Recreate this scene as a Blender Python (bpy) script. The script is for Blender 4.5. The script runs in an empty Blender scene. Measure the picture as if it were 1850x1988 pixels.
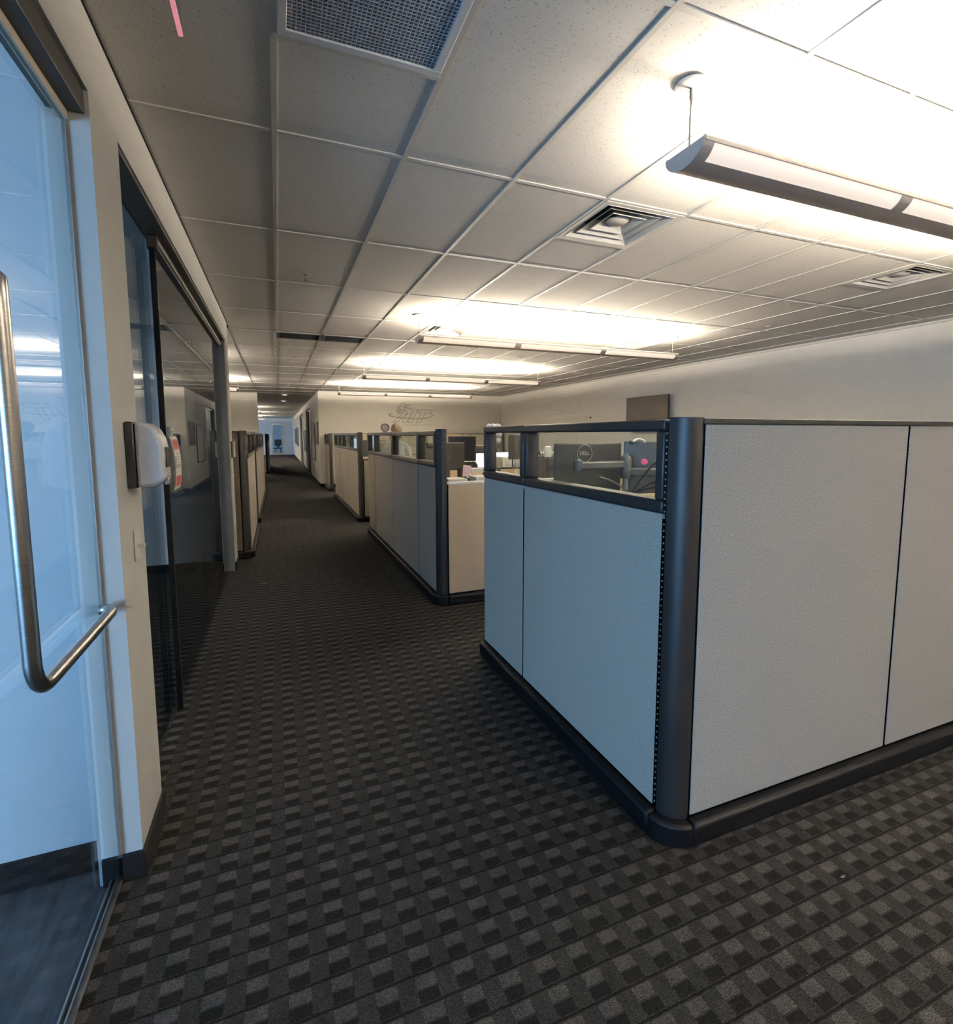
import bpy, bmesh, math, random
from mathutils import Vector, Matrix
random.seed(7)
S = bpy.context.scene
COL = S.collection
PI = math.pi

# ------------------------------------------------------------------ camera
HF, HC = 1.66, 3.049
FPX, CX, CY, YAW, PITCH, ROLL = 981.2, 930.9, 941.6, .3792, .099, -.0014
cd = bpy.data.cameras.new('camera'); cam = bpy.data.objects.new('camera', cd); COL.objects.link(cam)
cd.sensor_fit = 'HORIZONTAL'; cd.sensor_width = 36.0; cd.lens = FPX / 1850 * 36
cd.shift_x = (925 - CX) / 1850; cd.shift_y = (CY - 994) / 1850
cd.clip_start = .02; cd.clip_end = 200
fw = Vector((math.sin(YAW) * math.cos(PITCH), math.cos(YAW) * math.cos(PITCH), -math.sin(PITCH)))
r0 = Vector((math.cos(YAW), -math.sin(YAW), 0)); u0 = r0.cross(fw)
rt = math.cos(ROLL) * r0 + math.sin(ROLL) * u0; up = -math.sin(ROLL) * r0 + math.cos(ROLL) * u0
mw = Matrix((rt, up, -fw)).transposed().to_4x4(); mw.translation = (0, 0, HF)
cam.matrix_world = mw
S.camera = cam

# ------------------------------------------------------------------ world, exposure
w = bpy.data.worlds.new('world'); S.world = w; w.use_nodes = True
w.node_tree.nodes['Background'].inputs[0].default_value = (.45, .68, 1, 1)
w.node_tree.nodes['Background'].inputs[1].default_value = .6
S.view_settings.view_transform = 'Standard'; S.view_settings.look = 'None'
S.view_settings.gamma = 1.0; S.view_settings.exposure = 0.78
S.view_settings.use_curve_mapping = False
S.cycles.use_denoising = True
S.cycles.max_bounces = 5; S.cycles.diffuse_bounces = 3; S.cycles.glossy_bounces = 3
S.cycles.adaptive_threshold = .15; S.cycles.adaptive_min_samples = 16
S.cycles.transparent_max_bounces = 16
S.cycles.sample_clamp_indirect = 6.0
S.cycles.caustics_reflective = False; S.cycles.caustics_refractive = False

WARM = (1.0, .88, .72); BLUE = (.30, .60, 1.0)
UP_W = 320.0          # uplight power of one pendant
def area(name, loc, rot, sx, sy, power, col):
    l = bpy.data.lights.new(name, 'AREA'); l.shape = 'RECTANGLE'; l.size = sx; l.size_y = sy
    l.energy = power; l.color = col
    o = bpy.data.objects.new(name, l); COL.objects.link(o); o.location = loc; o.rotation_euler = rot
    return o
# daylight standing in the exterior window openings on the left side of the building
DAY = [
 ('window_daylight', (-4.44, -2.6, 1.5), 4.0, 2.3, 285),
 ('office_daylight', (-4.44, 4.7, 1.5), 2.6, 1.9, 14),
 ('corridor_end_daylight', (-4.44, 43.6, 1.5), 3.4, 2.2, 40),
 ('end_room_daylight', (-4.44, 48.6, 1.5), 3.0, 2.0, 45),
]
for n, loc, a, b, p in DAY:
    area(n, loc, (0, -PI / 2 + math.radians(28), 0), b, a, p, BLUE)   # sky light slants down

# ------------------------------------------------------------------ helpers
def link(o, parent=None):
    COL.objects.link(o)
    if parent is not None: o.parent = parent
    return o
def tag(o, label, cat, group=None, kind=None):
    o['label'] = label
    if cat: o['category'] = cat
    if group: o['group'] = group
    if kind: o['kind'] = kind
    return o
def thing(name, label, cat, loc=(0, 0, 0), rz=0, group=None, kind=None):
    o = bpy.data.objects.new(name, None); o.empty_display_size = .05
    link(o); o.location = loc; o.rotation_euler = (0, 0, rz)
    return tag(o, label, cat, group, kind)

class MB:
    def __init__(s): s.v = []; s.f = []
    def add(s, vs, fs):
        n = len(s.v); s.v += [tuple(p) for p in vs]; s.f += [tuple(i + n for i in f) for f in fs]; return s
    def box(s, x0, y0, z0, x1, y1, z1):
        x0, x1 = min(x0, x1), max(x0, x1); y0, y1 = min(y0, y1), max(y0, y1); z0, z1 = min(z0, z1), max(z0, z1)
        return s.add([(x0, y0, z0), (x1, y0, z0), (x1, y1, z0), (x0, y1, z0), (x0, y0, z1), (x1, y0, z1), (x1, y1, z1), (x0, y1, z1)],
                     [(3, 2, 1, 0), (4, 5, 6, 7), (0, 1, 5, 4), (1, 2, 6, 5), (2, 3, 7, 6), (3, 0, 4, 7)])
    def prism(s, poly, h0, h1, axis='z'):
        n = len(poly)
        m = {'z': lambda p, h: (p[0], p[1], h), 'y': lambda p, h: (p[0], h, p[1]), 'x': lambda p, h: (h, p[0], p[1])}[axis]
        return s.add([m(p, h0) for p in poly] + [m(p, h1) for p in poly],
                     [tuple(range(n))[::-1], tuple(range(n, 2 * n))] + [(i, (i + 1) % n, n + (i + 1) % n, n + i) for i in range(n)])
    def tube(s, pts, r, n=10, cap=True):
        pts = [Vector(p) for p in pts]; rs = r if isinstance(r, (list, tuple)) else [r] * len(pts)
        base = len(s.v); ref = None
        for i, p in enumerate(pts):
            d = (pts[min(i + 1, len(pts) - 1)] - pts[max(i - 1, 0)]).normalized()
            if ref is None:
                ref = Vector((0, 0, 1)) if abs(d.z) < .9 else Vector((1, 0, 0))
            a = (ref - d * ref.dot(d)).normalized(); b = d.cross(a); ref = a
            for k in range(n):
                t = 2 * PI * k / n
                s.v.append(tuple(p + rs[i] * (math.cos(t) * a + math.sin(t) * b)))
        for i in range(len(pts) - 1):
            for k in range(n):
                s.f.append((base + i * n + k, base + i * n + (k + 1) % n, base + (i + 1) * n + (k + 1) % n, base + (i + 1) * n + k))
        if cap:
            s.f.append(tuple(base + k for k in range(n))[::-1]); e = base + (len(pts) - 1) * n
            s.f.append(tuple(e + k for k in range(n)))
        return s
    def lathe(s, prof, c=(0, 0, 0), n=20):
        base = len(s.v); m = len(prof)
        for r, z in prof:
            for k in range(n):
                t = 2 * PI * k / n; s.v.append((c[0] + r * math.cos(t), c[1] + r * math.sin(t), c[2] + z))
        for i in range(m - 1):
            for k in range(n):
                s.f.append((base + i * n + k, base + i * n + (k + 1) % n, base + (i + 1) * n + (k + 1) % n, base + (i + 1) * n + k))
        s.f.append(tuple(base + k for k in range(n))[::-1]); e = base + (m - 1) * n
        s.f.append(tuple(e + k for k in range(n))); return s
    def ball(s, c, rx, ry, rz, nu=14, nv=9):
        base = len(s.v)
        for j in range(1, nv):
            a = PI * j / nv
            for k in range(nu):
                t = 2 * PI * k / nu
                s.v.append((c[0] + rx * math.sin(a) * math.cos(t), c[1] + ry * math.sin(a) * math.sin(t), c[2] + rz * math.cos(a)))
        s.v.append((c[0], c[1], c[2] + rz)); s.v.append((c[0], c[1], c[2] - rz)); T = len(s.v) - 2; B = T + 1
        for j in range(nv - 2):
            for k in range(nu):
                p = base + j * nu + k; q = base + j * nu + (k + 1) % nu
                s.f.append((p, p + nu, q + nu, q))
        for k in range(nu):
            s.f.append((T, base + k, base + (k + 1) % nu)); e = base + (nv - 2) * nu
            s.f.append((B, e + (k + 1) % nu, e + k))
        return s
    def mesh(s, name, off=(0, 0, 0)):
        me = bpy.data.meshes.new(name)
        me.from_pydata([(a - off[0], b - off[1], c - off[2]) for a, b, c in s.v], [], s.f)
        bm = bmesh.new(); bm.from_mesh(me); bmesh.ops.recalc_face_normals(bm, faces=bm.faces); bm.to_mesh(me); bm.free()
        for p in me.polygons: p.use_smooth = True
        me.set_sharp_from_angle(angle=math.radians(38)); me.update(); return me
    def build(s, name, m, parent=None, bev=0, world=False, loc=None, kind=None):
        off = tuple(parent.location) if (world and parent is not None) else (0, 0, 0)
        me = s.mesh(name, off); me.materials.append(m)
        o = bpy.data.objects.new(name, me); link(o, parent)
        if loc: o.location = loc
        if bev:
            b = o.modifiers.new('bevel', 'BEVEL'); b.width = bev; b.segments = 2; b.limit_method = 'ANGLE'
        if kind: o['kind'] = kind
        return o
def box(name, m, c, parent=None, bev=0, world=False): return MB().box(*c).build(name, m, parent, bev, world)
def struct(name, mb, m, label, bev=0):
    o = mb.build(name, m, None, bev); o['label'] = label; o['kind'] = 'structure'; return o
def dup(root, loc, rz, label, group=None):
    r = root.copy(); COL.objects.link(r); r.location = loc; r.rotation_euler = (0, 0, rz); r['label'] = label
    if group: r['group'] = group
    for ch in list(root.children):
        c = ch.copy(); COL.objects.link(c); c.parent = r
        for g in list(ch.children):
            d = g.copy(); COL.objects.link(d); d.parent = c
    return r
def arc(cx, cy, r, a0, a1, n=8):
    return [(cx + r * math.cos(math.radians(a0 + (a1 - a0) * i / n)), cy + r * math.sin(math.radians(a0 + (a1 - a0) * i / n))) for i in range(n + 1)]
def text_obj(name, s, size, m, parent, loc, rot, depth=.002, width=None):
    cu = bpy.data.curves.new('t', 'FONT'); cu.body = s; cu.size = size; cu.extrude = depth; cu.align_x = 'CENTER'; cu.align_y = 'CENTER'
    t = bpy.data.objects.new('t', cu); COL.objects.link(t); bpy.context.view_layer.update()
    me = bpy.data.meshes.new_from_object(t.evaluated_get(bpy.context.evaluated_depsgraph_get()))
    wd = t.dimensions.x; bpy.data.objects.remove(t)
    me.name = name; me.materials.clear(); me.materials.append(m)
    o = bpy.data.objects.new(name, me); link(o, parent); o.location = loc; o.rotation_euler = rot
    if width: o.scale.x = width / wd
    return o

# ------------------------------------------------------------------ materials
def nt_new(name):
    m = bpy.data.materials.new(name); m.use_nodes = True; nt = m.node_tree; return m, nt, nt.nodes['Principled BSDF']
def mat(name, col, rough=.6, metal=0, var=.06, scale=40, bump=0, bscale=None, spec=.5, stretch=None):
    m, nt, p = nt_new(name)
    p.inputs['Roughness'].default_value = rough; p.inputs['Metallic'].default_value = metal
    p.inputs['Specular IOR Level'].default_value = spec
    tc = nt.nodes.new('ShaderNodeTexCoord'); src = tc.outputs['Object']
    if stretch:
        mp = nt.nodes.new('ShaderNodeMapping'); mp.inputs['Scale'].default_value = stretch
        nt.links.new(src, mp.inputs[0]); src = mp.outputs[0]
    nz = nt.nodes.new('ShaderNodeTexNoise'); nz.inputs['Scale'].default_value = scale; nz.inputs['Detail'].default_value = 3
    nt.links.new(src, nz.inputs['Vector'])
    cr = nt.nodes.new('ShaderNodeValToRGB'); cr.color_ramp.elements[0].position = .3; cr.color_ramp.elements[1].position = .7
    cr.color_ramp.elements[0].color = tuple(c * (1 - var) for c in col) + (1,)
    cr.color_ramp.elements[1].color = tuple(min(1, c * (1 + var)) for c in col) + (1,)
    nt.links.new(nz.outputs['Fac'], cr.inputs[0]); nt.links.new(cr.outputs[0], p.inputs['Base Color'])
    if bump:
        n2 = nt.nodes.new('ShaderNodeTexNoise'); n2.inputs['Scale'].default_value = bscale or scale; n2.inputs['Detail'].default_value = 4
        nt.links.new(src, n2.inputs['Vector'])
        b = nt.nodes.new('ShaderNodeBump'); b.inputs['Strength'].default_value = bump; b.inputs['Distance'].default_value = .002
        nt.links.new(n2.outputs['Fac'], b.inputs['Height']); nt.links.new(b.outputs[0], p.inputs['Normal'])
    return m
def emit(name, col, st):
    m, nt, p = nt_new(name)
    p.inputs['Base Color'].default_value = (.8, .8, .8, 1)
    p.inputs['Emission Color'].default_value = (*col, 1); p.inputs['Emission Strength'].default_value = st
    m.cycles.emission_sampling = 'NONE'
    return m
def M(nt, op, a, b=None, c=None, clamp=False):
    n = nt.nodes.new('ShaderNodeMath'); n.operation = op; n.use_clamp = clamp
    for i, v in enumerate((a, b, c)):
        if v is None: continue
        if isinstance(v, (int, float)): n.inputs[i].default_value = v
        else: nt.links.new(v, n.inputs[i])
    return n.outputs[0]
def glass(name, tint=(.95, .98, .97), boost=1.0, rough=0.0):
    m = bpy.data.materials.new(name); m.use_nodes = True; nt = m.node_tree; nt.nodes.clear()
    out = nt.nodes.new('ShaderNodeOutputMaterial'); g = nt.nodes.new('ShaderNodeNewGeometry')
    dp = nt.nodes.new('ShaderNodeVectorMath'); dp.operation = 'DOT_PRODUCT'
    nt.links.new(g.outputs['Incoming'], dp.inputs[0]); nt.links.new(g.outputs['Normal'], dp.inputs[1])
    c = M(nt, 'ABSOLUTE', dp.outputs['Value']); k = M(nt, 'POWER', M(nt, 'SUBTRACT', 1.0, c), 5.0)
    fac = M(nt, 'MULTIPLY', M(nt, 'MULTIPLY_ADD', k, .96, .04), boost, clamp=True)
    tr = nt.nodes.new('ShaderNodeBsdfTransparent'); tr.inputs[0].default_value = (*tint, 1)
    gl = nt.nodes.new('ShaderNodeBsdfGlossy'); gl.inputs['Roughness'].default_value = rough
    mx = nt.nodes.new('ShaderNodeMixShader')
    nt.links.new(fac, mx.inputs[0]); nt.links.new(tr.outputs[0], mx.inputs[1]); nt.links.new(gl.outputs[0], mx.inputs[2])
    nt.links.new(mx.outputs[0], out.inputs[0]); return m
def carpet():
    m, nt, p = nt_new('carpet'); p.inputs['Roughness'].default_value = .95; p.inputs['Specular IOR Level'].default_value = .1
    g = nt.nodes.new('ShaderNodeNewGeometry'); sp = nt.nodes.new('ShaderNodeSeparateXYZ'); nt.links.new(g.outputs['Position'], sp.inputs[0])
    x, y = sp.outputs[0], sp.outputs[1]
    def noise(sc, st, det=2):
        mp = nt.nodes.new('ShaderNodeMapping'); mp.inputs['Scale'].default_value = st; nt.links.new(g.outputs['Position'], mp.inputs[0])
        n = nt.nodes.new('ShaderNodeTexNoise'); n.inputs['Scale'].default_value = sc; n.inputs['Detail'].default_value = det
        nt.links.new(mp.outputs[0], n.inputs['Vector']); return n.outputs['Fac']
    wob = M(nt, 'MULTIPLY', M(nt, 'SUBTRACT', noise(60, (1, 1, 1)), .5), .012)
    u = M(nt, 'FRACT', M(nt, 'ADD', M(nt, 'DIVIDE', M(nt, 'ADD', x, wob), .1195), .5))
    v = M(nt, 'FRACT', M(nt, 'DIVIDE', M(nt, 'ADD', M(nt, 'SUBTRACT', y, 1.738), M(nt, 'MULTIPLY', wob, .5)), .0905))
    def band(t, a, b): return M(nt, 'MULTIPLY', M(nt, 'GREATER_THAN', t, a), M(nt, 'LESS_THAN', t, b))
    colm = band(u, .25, .77)
    light = M(nt, 'MULTIPLY', colm, band(v, .52, .93)); dark = M(nt, 'MULTIPLY', colm, band(v, .08, .46))
    line = M(nt, 'ADD', M(nt, 'LESS_THAN', v, .05), M(nt, 'GREATER_THAN', v, .97))
    fib = noise(60, (1, 7, 1), 4); fib2 = noise(260, (1, 1.6, 1), 3)
    val = M(nt, 'MULTIPLY_ADD', light, .024, .027)
    val = M(nt, 'SUBTRACT', val, M(nt, 'MULTIPLY', dark, .016))
    val = M(nt, 'SUBTRACT', val, M(nt, 'MULTIPLY', line, .018))
    val = M(nt, 'MULTIPLY', val, M(nt, 'MULTIPLY_ADD', fib, 2.4, -.2, clamp=False)); val = M(nt, 'MULTIPLY', val, M(nt, 'MAXIMUM', M(nt, 'MULTIPLY_ADD', fib2, 4.4, -1.2), .12))
    val = M(nt, 'MULTIPLY', val, M(nt, 'MULTIPLY_ADD', noise(14, (1, 1, 1), 2), .9, .55))
    cb = nt.nodes.new('ShaderNodeCombineColor')
    nt.links.new(M(nt, 'MULTIPLY', val, 1.03), cb.inputs[0]); nt.links.new(M(nt, 'MULTIPLY', val, .98), cb.inputs[1]); nt.links.new(M(nt, 'MULTIPLY', val, .95), cb.inputs[2])
    nt.links.new(cb.outputs[0], p.inputs['Base Color'])
    b = nt.nodes.new('ShaderNodeBump'); b.inputs['Strength'].default_value = .6; b.inputs['Distance'].default_value = .003
    nt.links.new(M(nt, 'SUBTRACT', fib2, line), b.inputs['Height']); nt.links.new(b.outputs[0], p.inputs['Normal'])
    return m
def tile_mat():
    m, nt, p = nt_new('ceiling_tile'); p.inputs['Roughness'].default_value = .95; p.inputs['Specular IOR Level'].default_value = .1
    g = nt.nodes.new('ShaderNodeNewGeometry')
    vo = nt.nodes.new('ShaderNodeTexVoronoi'); vo.inputs['Scale'].default_value = 95; vo.inputs['Randomness'].default_value = 1
    nt.links.new(g.outputs['Position'], vo.inputs['Vector'])
    nz = nt.nodes.new('ShaderNodeTexNoise'); nz.inputs['Scale'].default_value = 60; nt.links.new(g.outputs['Position'], nz.inputs['Vector'])
    th = M(nt, 'MULTIPLY_ADD', nz.outputs['Fac'], .55, -.11)
    hole = M(nt, 'LESS_THAN', vo.outputs['Distance'], th)
    mx = nt.nodes.new('ShaderNodeMix'); mx.data_type = 'RGBA'
    nt.links.new(hole, mx.inputs[0]); mx.inputs[6].default_value = (.74, .715, .67, 1); mx.inputs[7].default_value = (.36, .34, .31, 1)
    nt.links.new(mx.outputs[2], p.inputs['Base Color']); return m

WALL = mat('wall_paint', (.78, .745, .68), .75, var=.02, scale=6, bump=.08, bscale=220)
WALLG = mat('wall_paint_grey', (.60, .585, .55), .75, var=.02, scale=6, bump=.08, bscale=220)
WHITEP = mat('wall_paint_white', (.80, .82, .83), .7, var=.02, scale=6)
TILE = tile_mat()
PLENUM = mat('plenum', (.1, .1, .1), .9)
GRID = mat('grid_metal', (.62, .60, .56), .5, var=.02)
CARPET = carpet()
VINYL = mat('dark_vinyl_plank', (.10, .10, .105), .38, var=.45, scale=9, stretch=(3, .6, 1))
BASEB = mat('rubber_base', (.008, .008, .009), .6, var=.1, spec=.25)
BRONZE = mat('bronze_frame', (.065, .058, .052), .45, var=.08)
TRIMG = mat('charcoal_trim', (.022, .021, .021), .40, var=.1, scale=120, bump=.05, bscale=500)
TRIMB = mat('black_trim', (.005, .005, .006), .5, var=.1, spec=.25)
FABRIC = mat('grey_beige_fabric', (.405, .366, .318), .95, var=.34, scale=210, bump=.4, bscale=260, spec=.1)
FABTAN = mat('tan_fabric', (.50, .39, .27), .95, var=.14, scale=300, bump=.3, bscale=400, spec=.1)
FABGRN = mat('olive_grey_fabric', (.36, .34, .27), .95, var=.12, scale=300, bump=.3, bscale=400, spec=.1)
FABBRN = mat('brown_fabric', (.17, .135, .12), .95, var=.14, scale=300, bump=.3, bscale=400, spec=.1)
SEAM = mat('seam_black', (.003, .003, .003), 1, spec=0)
GLASS = glass('clear_glass'); GLASSS = glass('storefront_glass', (.80, .86, .86), 1.35); GLASSD = glass('door_glass', (.93, .97, .99), 1.5)
STEEL = mat('brushed_steel', (.52, .50, .48), .28, 1, var=.12, scale=30, stretch=(1, 1, 12))
ALU = mat('pale_aluminium', (.72, .70, .66), .35, .7, var=.05)
RAILP = mat('pale_rail', (.92, .78, .60), .5, var=.05)
HOUS = mat('fixture_housing', (.46, .41, .37), .45, .2, var=.04)
CAPG = mat('fixture_end_cap', (.40, .41, .42), .45, .2, var=.03)
CABLE = mat('cable_jacket', (.11, .10, .095), .6)
REFL = mat('fixture_tray', (.8, .78, .74), .5)
LENS = emit('fixture_lens', (1, .78, .58), .40)
WHITE = mat('white_plastic', (.78, .78, .80), .25, var=.02)
OFFW = mat('off_white', (.75, .73, .68), .5, var=.04)
BLACKP = mat('black_plastic', (.018, .019, .022), .22, var=.1)
DARKP = mat('dark_plastic', (.024, .023, .022), .45, var=.12)
GREYP = mat('grey_plastic', (.20, .21, .22), .45, var=.06)
MIDG = mat('mid_grey_plastic', (.10, .097, .093), .5, var=.06)
ARMG = mat('mount_grey', (.075, .073, .07), .45, var=.06)
REDP = mat('red_print', (.38, .06, .045), .6, var=.12, scale=60)
PAPER = mat('label_paper', (.80, .77, .72), .7, var=.03)
INK = mat('grey_ink', (.25, .25, .26), .7)
PINK = mat('pink_sticker', (.95, .13, .24), .5, var=.04)
PINKP = mat('pink_paper', (.85, .60, .62), .7, var=.04)
LOGO = mat('logo_line', (.17, .155, .14), .5, var=.05)
LOGOF = mat('logo_faint', (.55, .50, .42), .6, var=.05)
DESKW = mat('worktop', (.66, .63, .58), .4, var=.04)
SCREEN = emit('lit_screen', (.55, .78, 1), 1.1)
OFFS = mat('dark_screen', (.012, .012, .014), .12)
TVM = mat('tv_panel', (.04, .032, .026), .55, var=.05)
SKIN = mat('skin', (.62, .40, .29), .55, var=.05)
HAIR = mat('brown_hair', (.21, .155, .105), .6, var=.35, scale=90)
SHIRT = mat('pale_shirt', (.72, .76, .76), .85, var=.05)
TROUS = mat('dark_trousers', (.04, .045, .06), .9)
GRILLE = mat('grille_metal', (.72, .73, .76), .5, var=.04)
DUCT = mat('duct_inside', (.07, .075, .085), .8)
BLUEG = mat('blue_grey_door', (.16, .19, .23), .5, var=.05)
BROWNP = mat('brown_print', (.22, .13, .10), .6, var=.3, scale=8)
GREENL = emit('green_led', (.2, 1, .5), 1.2)
REDE = emit('red_exit_edge', (1, .22, .2), .35)

# ------------------------------------------------------------------ structure: floor, walls
XL, XR, XW = -.53, 7.6, -4.5
Y0, YA, YE = -5.0, 16.95, 46.0
struct('floor', MB().box(XL - .1, Y0, -.1, XR, YE, 0).box(XW, 2.3, -.1, XL - .1, YE, 0), CARPET, 'dark grey striped and checked loop-pile carpet of the open office')
struct('floor', MB().box(XW, Y0, -.1, XL - .1, 2.3, -.002), VINYL, 'dark wood-look vinyl floor behind the glass door')
struct('floor', MB().box(XW, YE, -.1, 3, 52, 0), VINYL, 'dark floor of the blue room at the corridor end')
XI = -.65   # inner face of the left wall
lw = MB().box(XI, 2.11, 0, XL, 2.447, HC + .1).box(XI, -1.6, 2.775, XL, 2.11, HC + .1).box(XI, Y0, 0, XL, -1.6, HC + .1)
lw.box(XI, 2.447, 2.79, XL, 6.8, HC + .1).box(XI, 6.8, 0, XL, 7.12, HC + .1)
struct('wall_left', lw, WALLG, 'pale grey-beige left wall around the glass door and glass storefront')
struct('baseboard_left', MB().box(XI - .008, 2.098, 0, XL + .01, 2.459, .105).box(XI, 6.79, 0, XL + .01, 7.132, .1), BASEB, 'black rubber baseboard around the left wall pier and column', .003)
struct('wall_partition', MB().box(XW, 2.21, 0, XI, 2.36, HC).box(XI - .02, 2.11, 0, XI, 2.36, HC), WHITEP, 'white side wall of the bright blue room behind the glass door')
struct('baseboard_partition', MB().box(XW, 2.20, 0, XI - .02, 2.21, .115), BASEB, 'dark baseboard of the room behind the glass door')
struct('wall_office', MB().box(XW, 6.98, 0, XI, 7.12, HC + .1), WHITEP, 'far wall of the office behind the storefront glass')
struct('baseboard_office', MB().box(XW, 6.97, 0, XI, 6.98, .1), BASEB, 'dark baseboard of the office behind the storefront glass')
# exterior wall with window openings
ew = MB()
def ext(y0, y1, wins):
    y = y0
    for a, b, z0, z1 in wins:
        ew.box(XW - .2, y, 0, XW, a, HC + .1); ew.box(XW - .2, a, 0, XW, b, z0); ew.box(XW - .2, a, z1, XW, b, HC + .1); y = b
    ew.box(XW - .2, y, 0, XW, y1, HC + .1)
ext(Y0, 52, [(-4.7, -.5, .3, 2.7), (3.3, 6.1, .5, 2.5), (41.8, 45.4, .3, 2.7), (47, 50.2, .5, 2.5)])
struct('wall_exterior', ew, WHITEP, 'outer wall with the window openings on the left')
struct('wall_right', MB().box(XR, Y0, 0, XR + .2, YA, HC + .1), WALL, 'long pale right wall of the open office carrying the television')
struct('wall_far', MB().box(1.25, YA, 0, XR + .2, YA + .15, HC + .1), WALL, 'cream far wall carrying the globe logo')
struct('wall_back', MB().box(XW, Y0 - .2, 0, XR + .2, Y0, HC + .1), WALL, 'plain wall behind the viewpoint')
struct('wall_stub', MB().box(XW, 18.3, 0, -.56, 18.5, HC + .1), WALL, 'cream wall stub left of the corridor mouth')
cw = MB()
for a, b in ((YA + .15, 21.6), (24.4, 27.2), (31.5, YE)): cw.box(1.25, a, 0, 1.45, b, HC + .1)
cw.box(1.25, 21.6, 2.75, 1.45, 24.4, HC + .1).box(1.25, 27.2, 2.75, 1.45, 31.5, HC + .1)
struct('wall_corridor', cw, WALL, 'right wall of the long corridor with door recesses')
bb = MB()
for a, b in ((YA, 21.6), (24.4, 27.2), (31.5, YE)): bb.box(1.238, a, 0, 1.25, b, .1)
bb.box(1.25, YA - .012, 0, 1.55, YA, .1)
struct('baseboard_corridor', bb, BASEB, 'black baseboard along the corridor right wall')
struct('trim_1', MB().box(XR - .03, Y0, HC - .03, XR, YA, HC).box(1.25, YA - .03, HC - .03, XR, YA, HC).box(XW, 18.27, HC - .03, -.56, 18.3, HC), GRID, 'pale ceiling-edge moulding along the office walls')
struct('baseboard_right', MB().box(XR - .012, Y0, 0, XR, YA, .1), BASEB, 'black baseboard along the right wall')
struct('trim_shadow_line', MB().box(XL, Y0, HC - .008, XL + .006, 7.12, HC - .001), BASEB, 'thin dark strip standing in for the shadow line between the left wall and the ceiling')  # solid dark strip imitating the shade where the left wall meets the ceiling
struct('wall_end', MB().box(XW, YE, 0, -.40, YE + .15, HC + .1).box(.44, YE, 0, 1.45, YE + .15, HC + .1).box(-.40, YE, 2.62, .44, YE + .15, HC + .1), WHITEP, 'blue-lit wall at the far end of the corridor')
struct('wall_end_room', MB().box(XW, 51.8, 0, 3, 52, HC).box(2.9, YE + .15, 0, 3.05, 52, HC), WHITEP, 'back wall of the blue room at the corridor end')
# corridor doors
for n, (a, b), lab in (('door_2', (21.6, 24.4), 'nearer blue-grey recessed door in the corridor right wall'), ('door_3', (27.2, 31.5), 'farther blue-grey recessed door in the corridor right wall')):
    d = thing(n, lab, None, (1.38, (a + b) / 2, 0), kind='structure')
    box('door_leaf', BLUEG, (1.37, a + .08, 0, 1.42, b - .08, 2.68), d, .003, True)
    MB().box(1.33, a, 0, 1.44, a + .08, 2.75).box(1.33, b - .08, 0, 1.44, b, 2.75).box(1.33, a, 2.68, 1.44, b, 2.75).build('door_frame', BRONZE, d, .003, True)
    MB().tube([(1.37, a + .2, 1.0), (1.31, a + .2, 1.0), (1.31, a + .32, 1.0)], .012).build('door_handle', STEEL, d, 0, True)
d = thing('door_4', 'glazed door in a pale frame at the far end of the corridor', None, (.02, YE, 0), kind='structure')
MB().box(-.40, YE - .03, 0, -.33, YE + .1, 2.62).box(.37, YE - .03, 0, .44, YE + .1, 2.62).box(-.33, YE - .03, 2.5, .37, YE + .1, 2.62).box(-.33, YE - .03, 0, .37, YE + .1, .2).build('door_frame', ALU, d, .004, True)
box('pane', GLASS, (-.33, YE + .03, .2, .37, YE + .04, 2.5), d, 0, True)

# ------------------------------------------------------------------ ceiling: tiles and grid
GX, GY, DX, DY = .0406, 2.6435, .6096, 1.2192
ceil_o = struct('ceiling', MB().box(XL - .12, Y0, HC + .15, XR + .2, YA + .1, HC + .2).box(XW, 7.0, HC + .15, XL, 18.4, HC + .2), PLENUM, 'suspended ceiling of speckled white tiles in a pale metal grid')
def tmesh(x0, x1, y0, y1, nm):
    return MB().box(x0 - (x0 + x1) / 2, y0 - (y0 + y1) / 2, 0, x1 - (x0 + x1) / 2, y1 - (y0 + y1) / 2, .014).mesh(nm)
TM = {}
def put_tile(x0, x1, y0, y1):
    key = (round(x1 - x0, 3), round(y1 - y0, 3))
    if key not in TM: TM[key] = tmesh(x0, x1, y0, y1, 'ceiling_tile'); TM[key].materials.append(TILE)
    o = bpy.data.objects.new('ceiling_tile', TM[key]); link(o, ceil_o); o.location = ((x0 + x1) / 2, (y0 + y1) / 2, HC + .003 + random.uniform(0, .0015))
SPEC_D = {(3, 0), (8, 0), (3, 3), (8, 3), (3, 6), (8, 6), (3, 9), (8, 9)}
SPEC_G = {(0, 4), (1, 4)}
rest = MB()
for i in range(-8, 13):
    for j in range(-7, 13):
        x0, x1 = GX + i * DX, GX + (i + 1) * DX; y0, y1 = GY + j * DY, GY + (j + 1) * DY
        x1 = min(x1, XR)
        if x1 <= XL + .01:
            if y1 < 7.2: continue
            y0 = max(y0, 7.12); x0 = max(x0, XW)
            if x1 - x0 < .05: continue
        else:
            if x0 < XL and y0 < 7.0: x0 = XL
            if i >= 2 and y0 > YA - .05: continue
        y1 = min(y1, YA if x0 > 1.0 else 18.3)
        if y1 <= y0 + .03: continue
        if (i, j) in SPEC_D: put_tile(x0, x1, y0 + DY / 2, y1)
        elif (i, j) == (0, -1): put_tile(x0, x1, y0 + DY / 2, y1)
        elif (i, j) in SPEC_G: put_tile(x0, x1, y0 + .45, y1)
        elif y1 < 1.0 or x1 < -1.9: rest.box(x0, y0, HC + .004, x1, y1, HC + .018)
        else: put_tile(x0, x1, y0, y1)
rest.build('ceiling_tile_field', TILE, ceil_o, kind='stuff')
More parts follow.
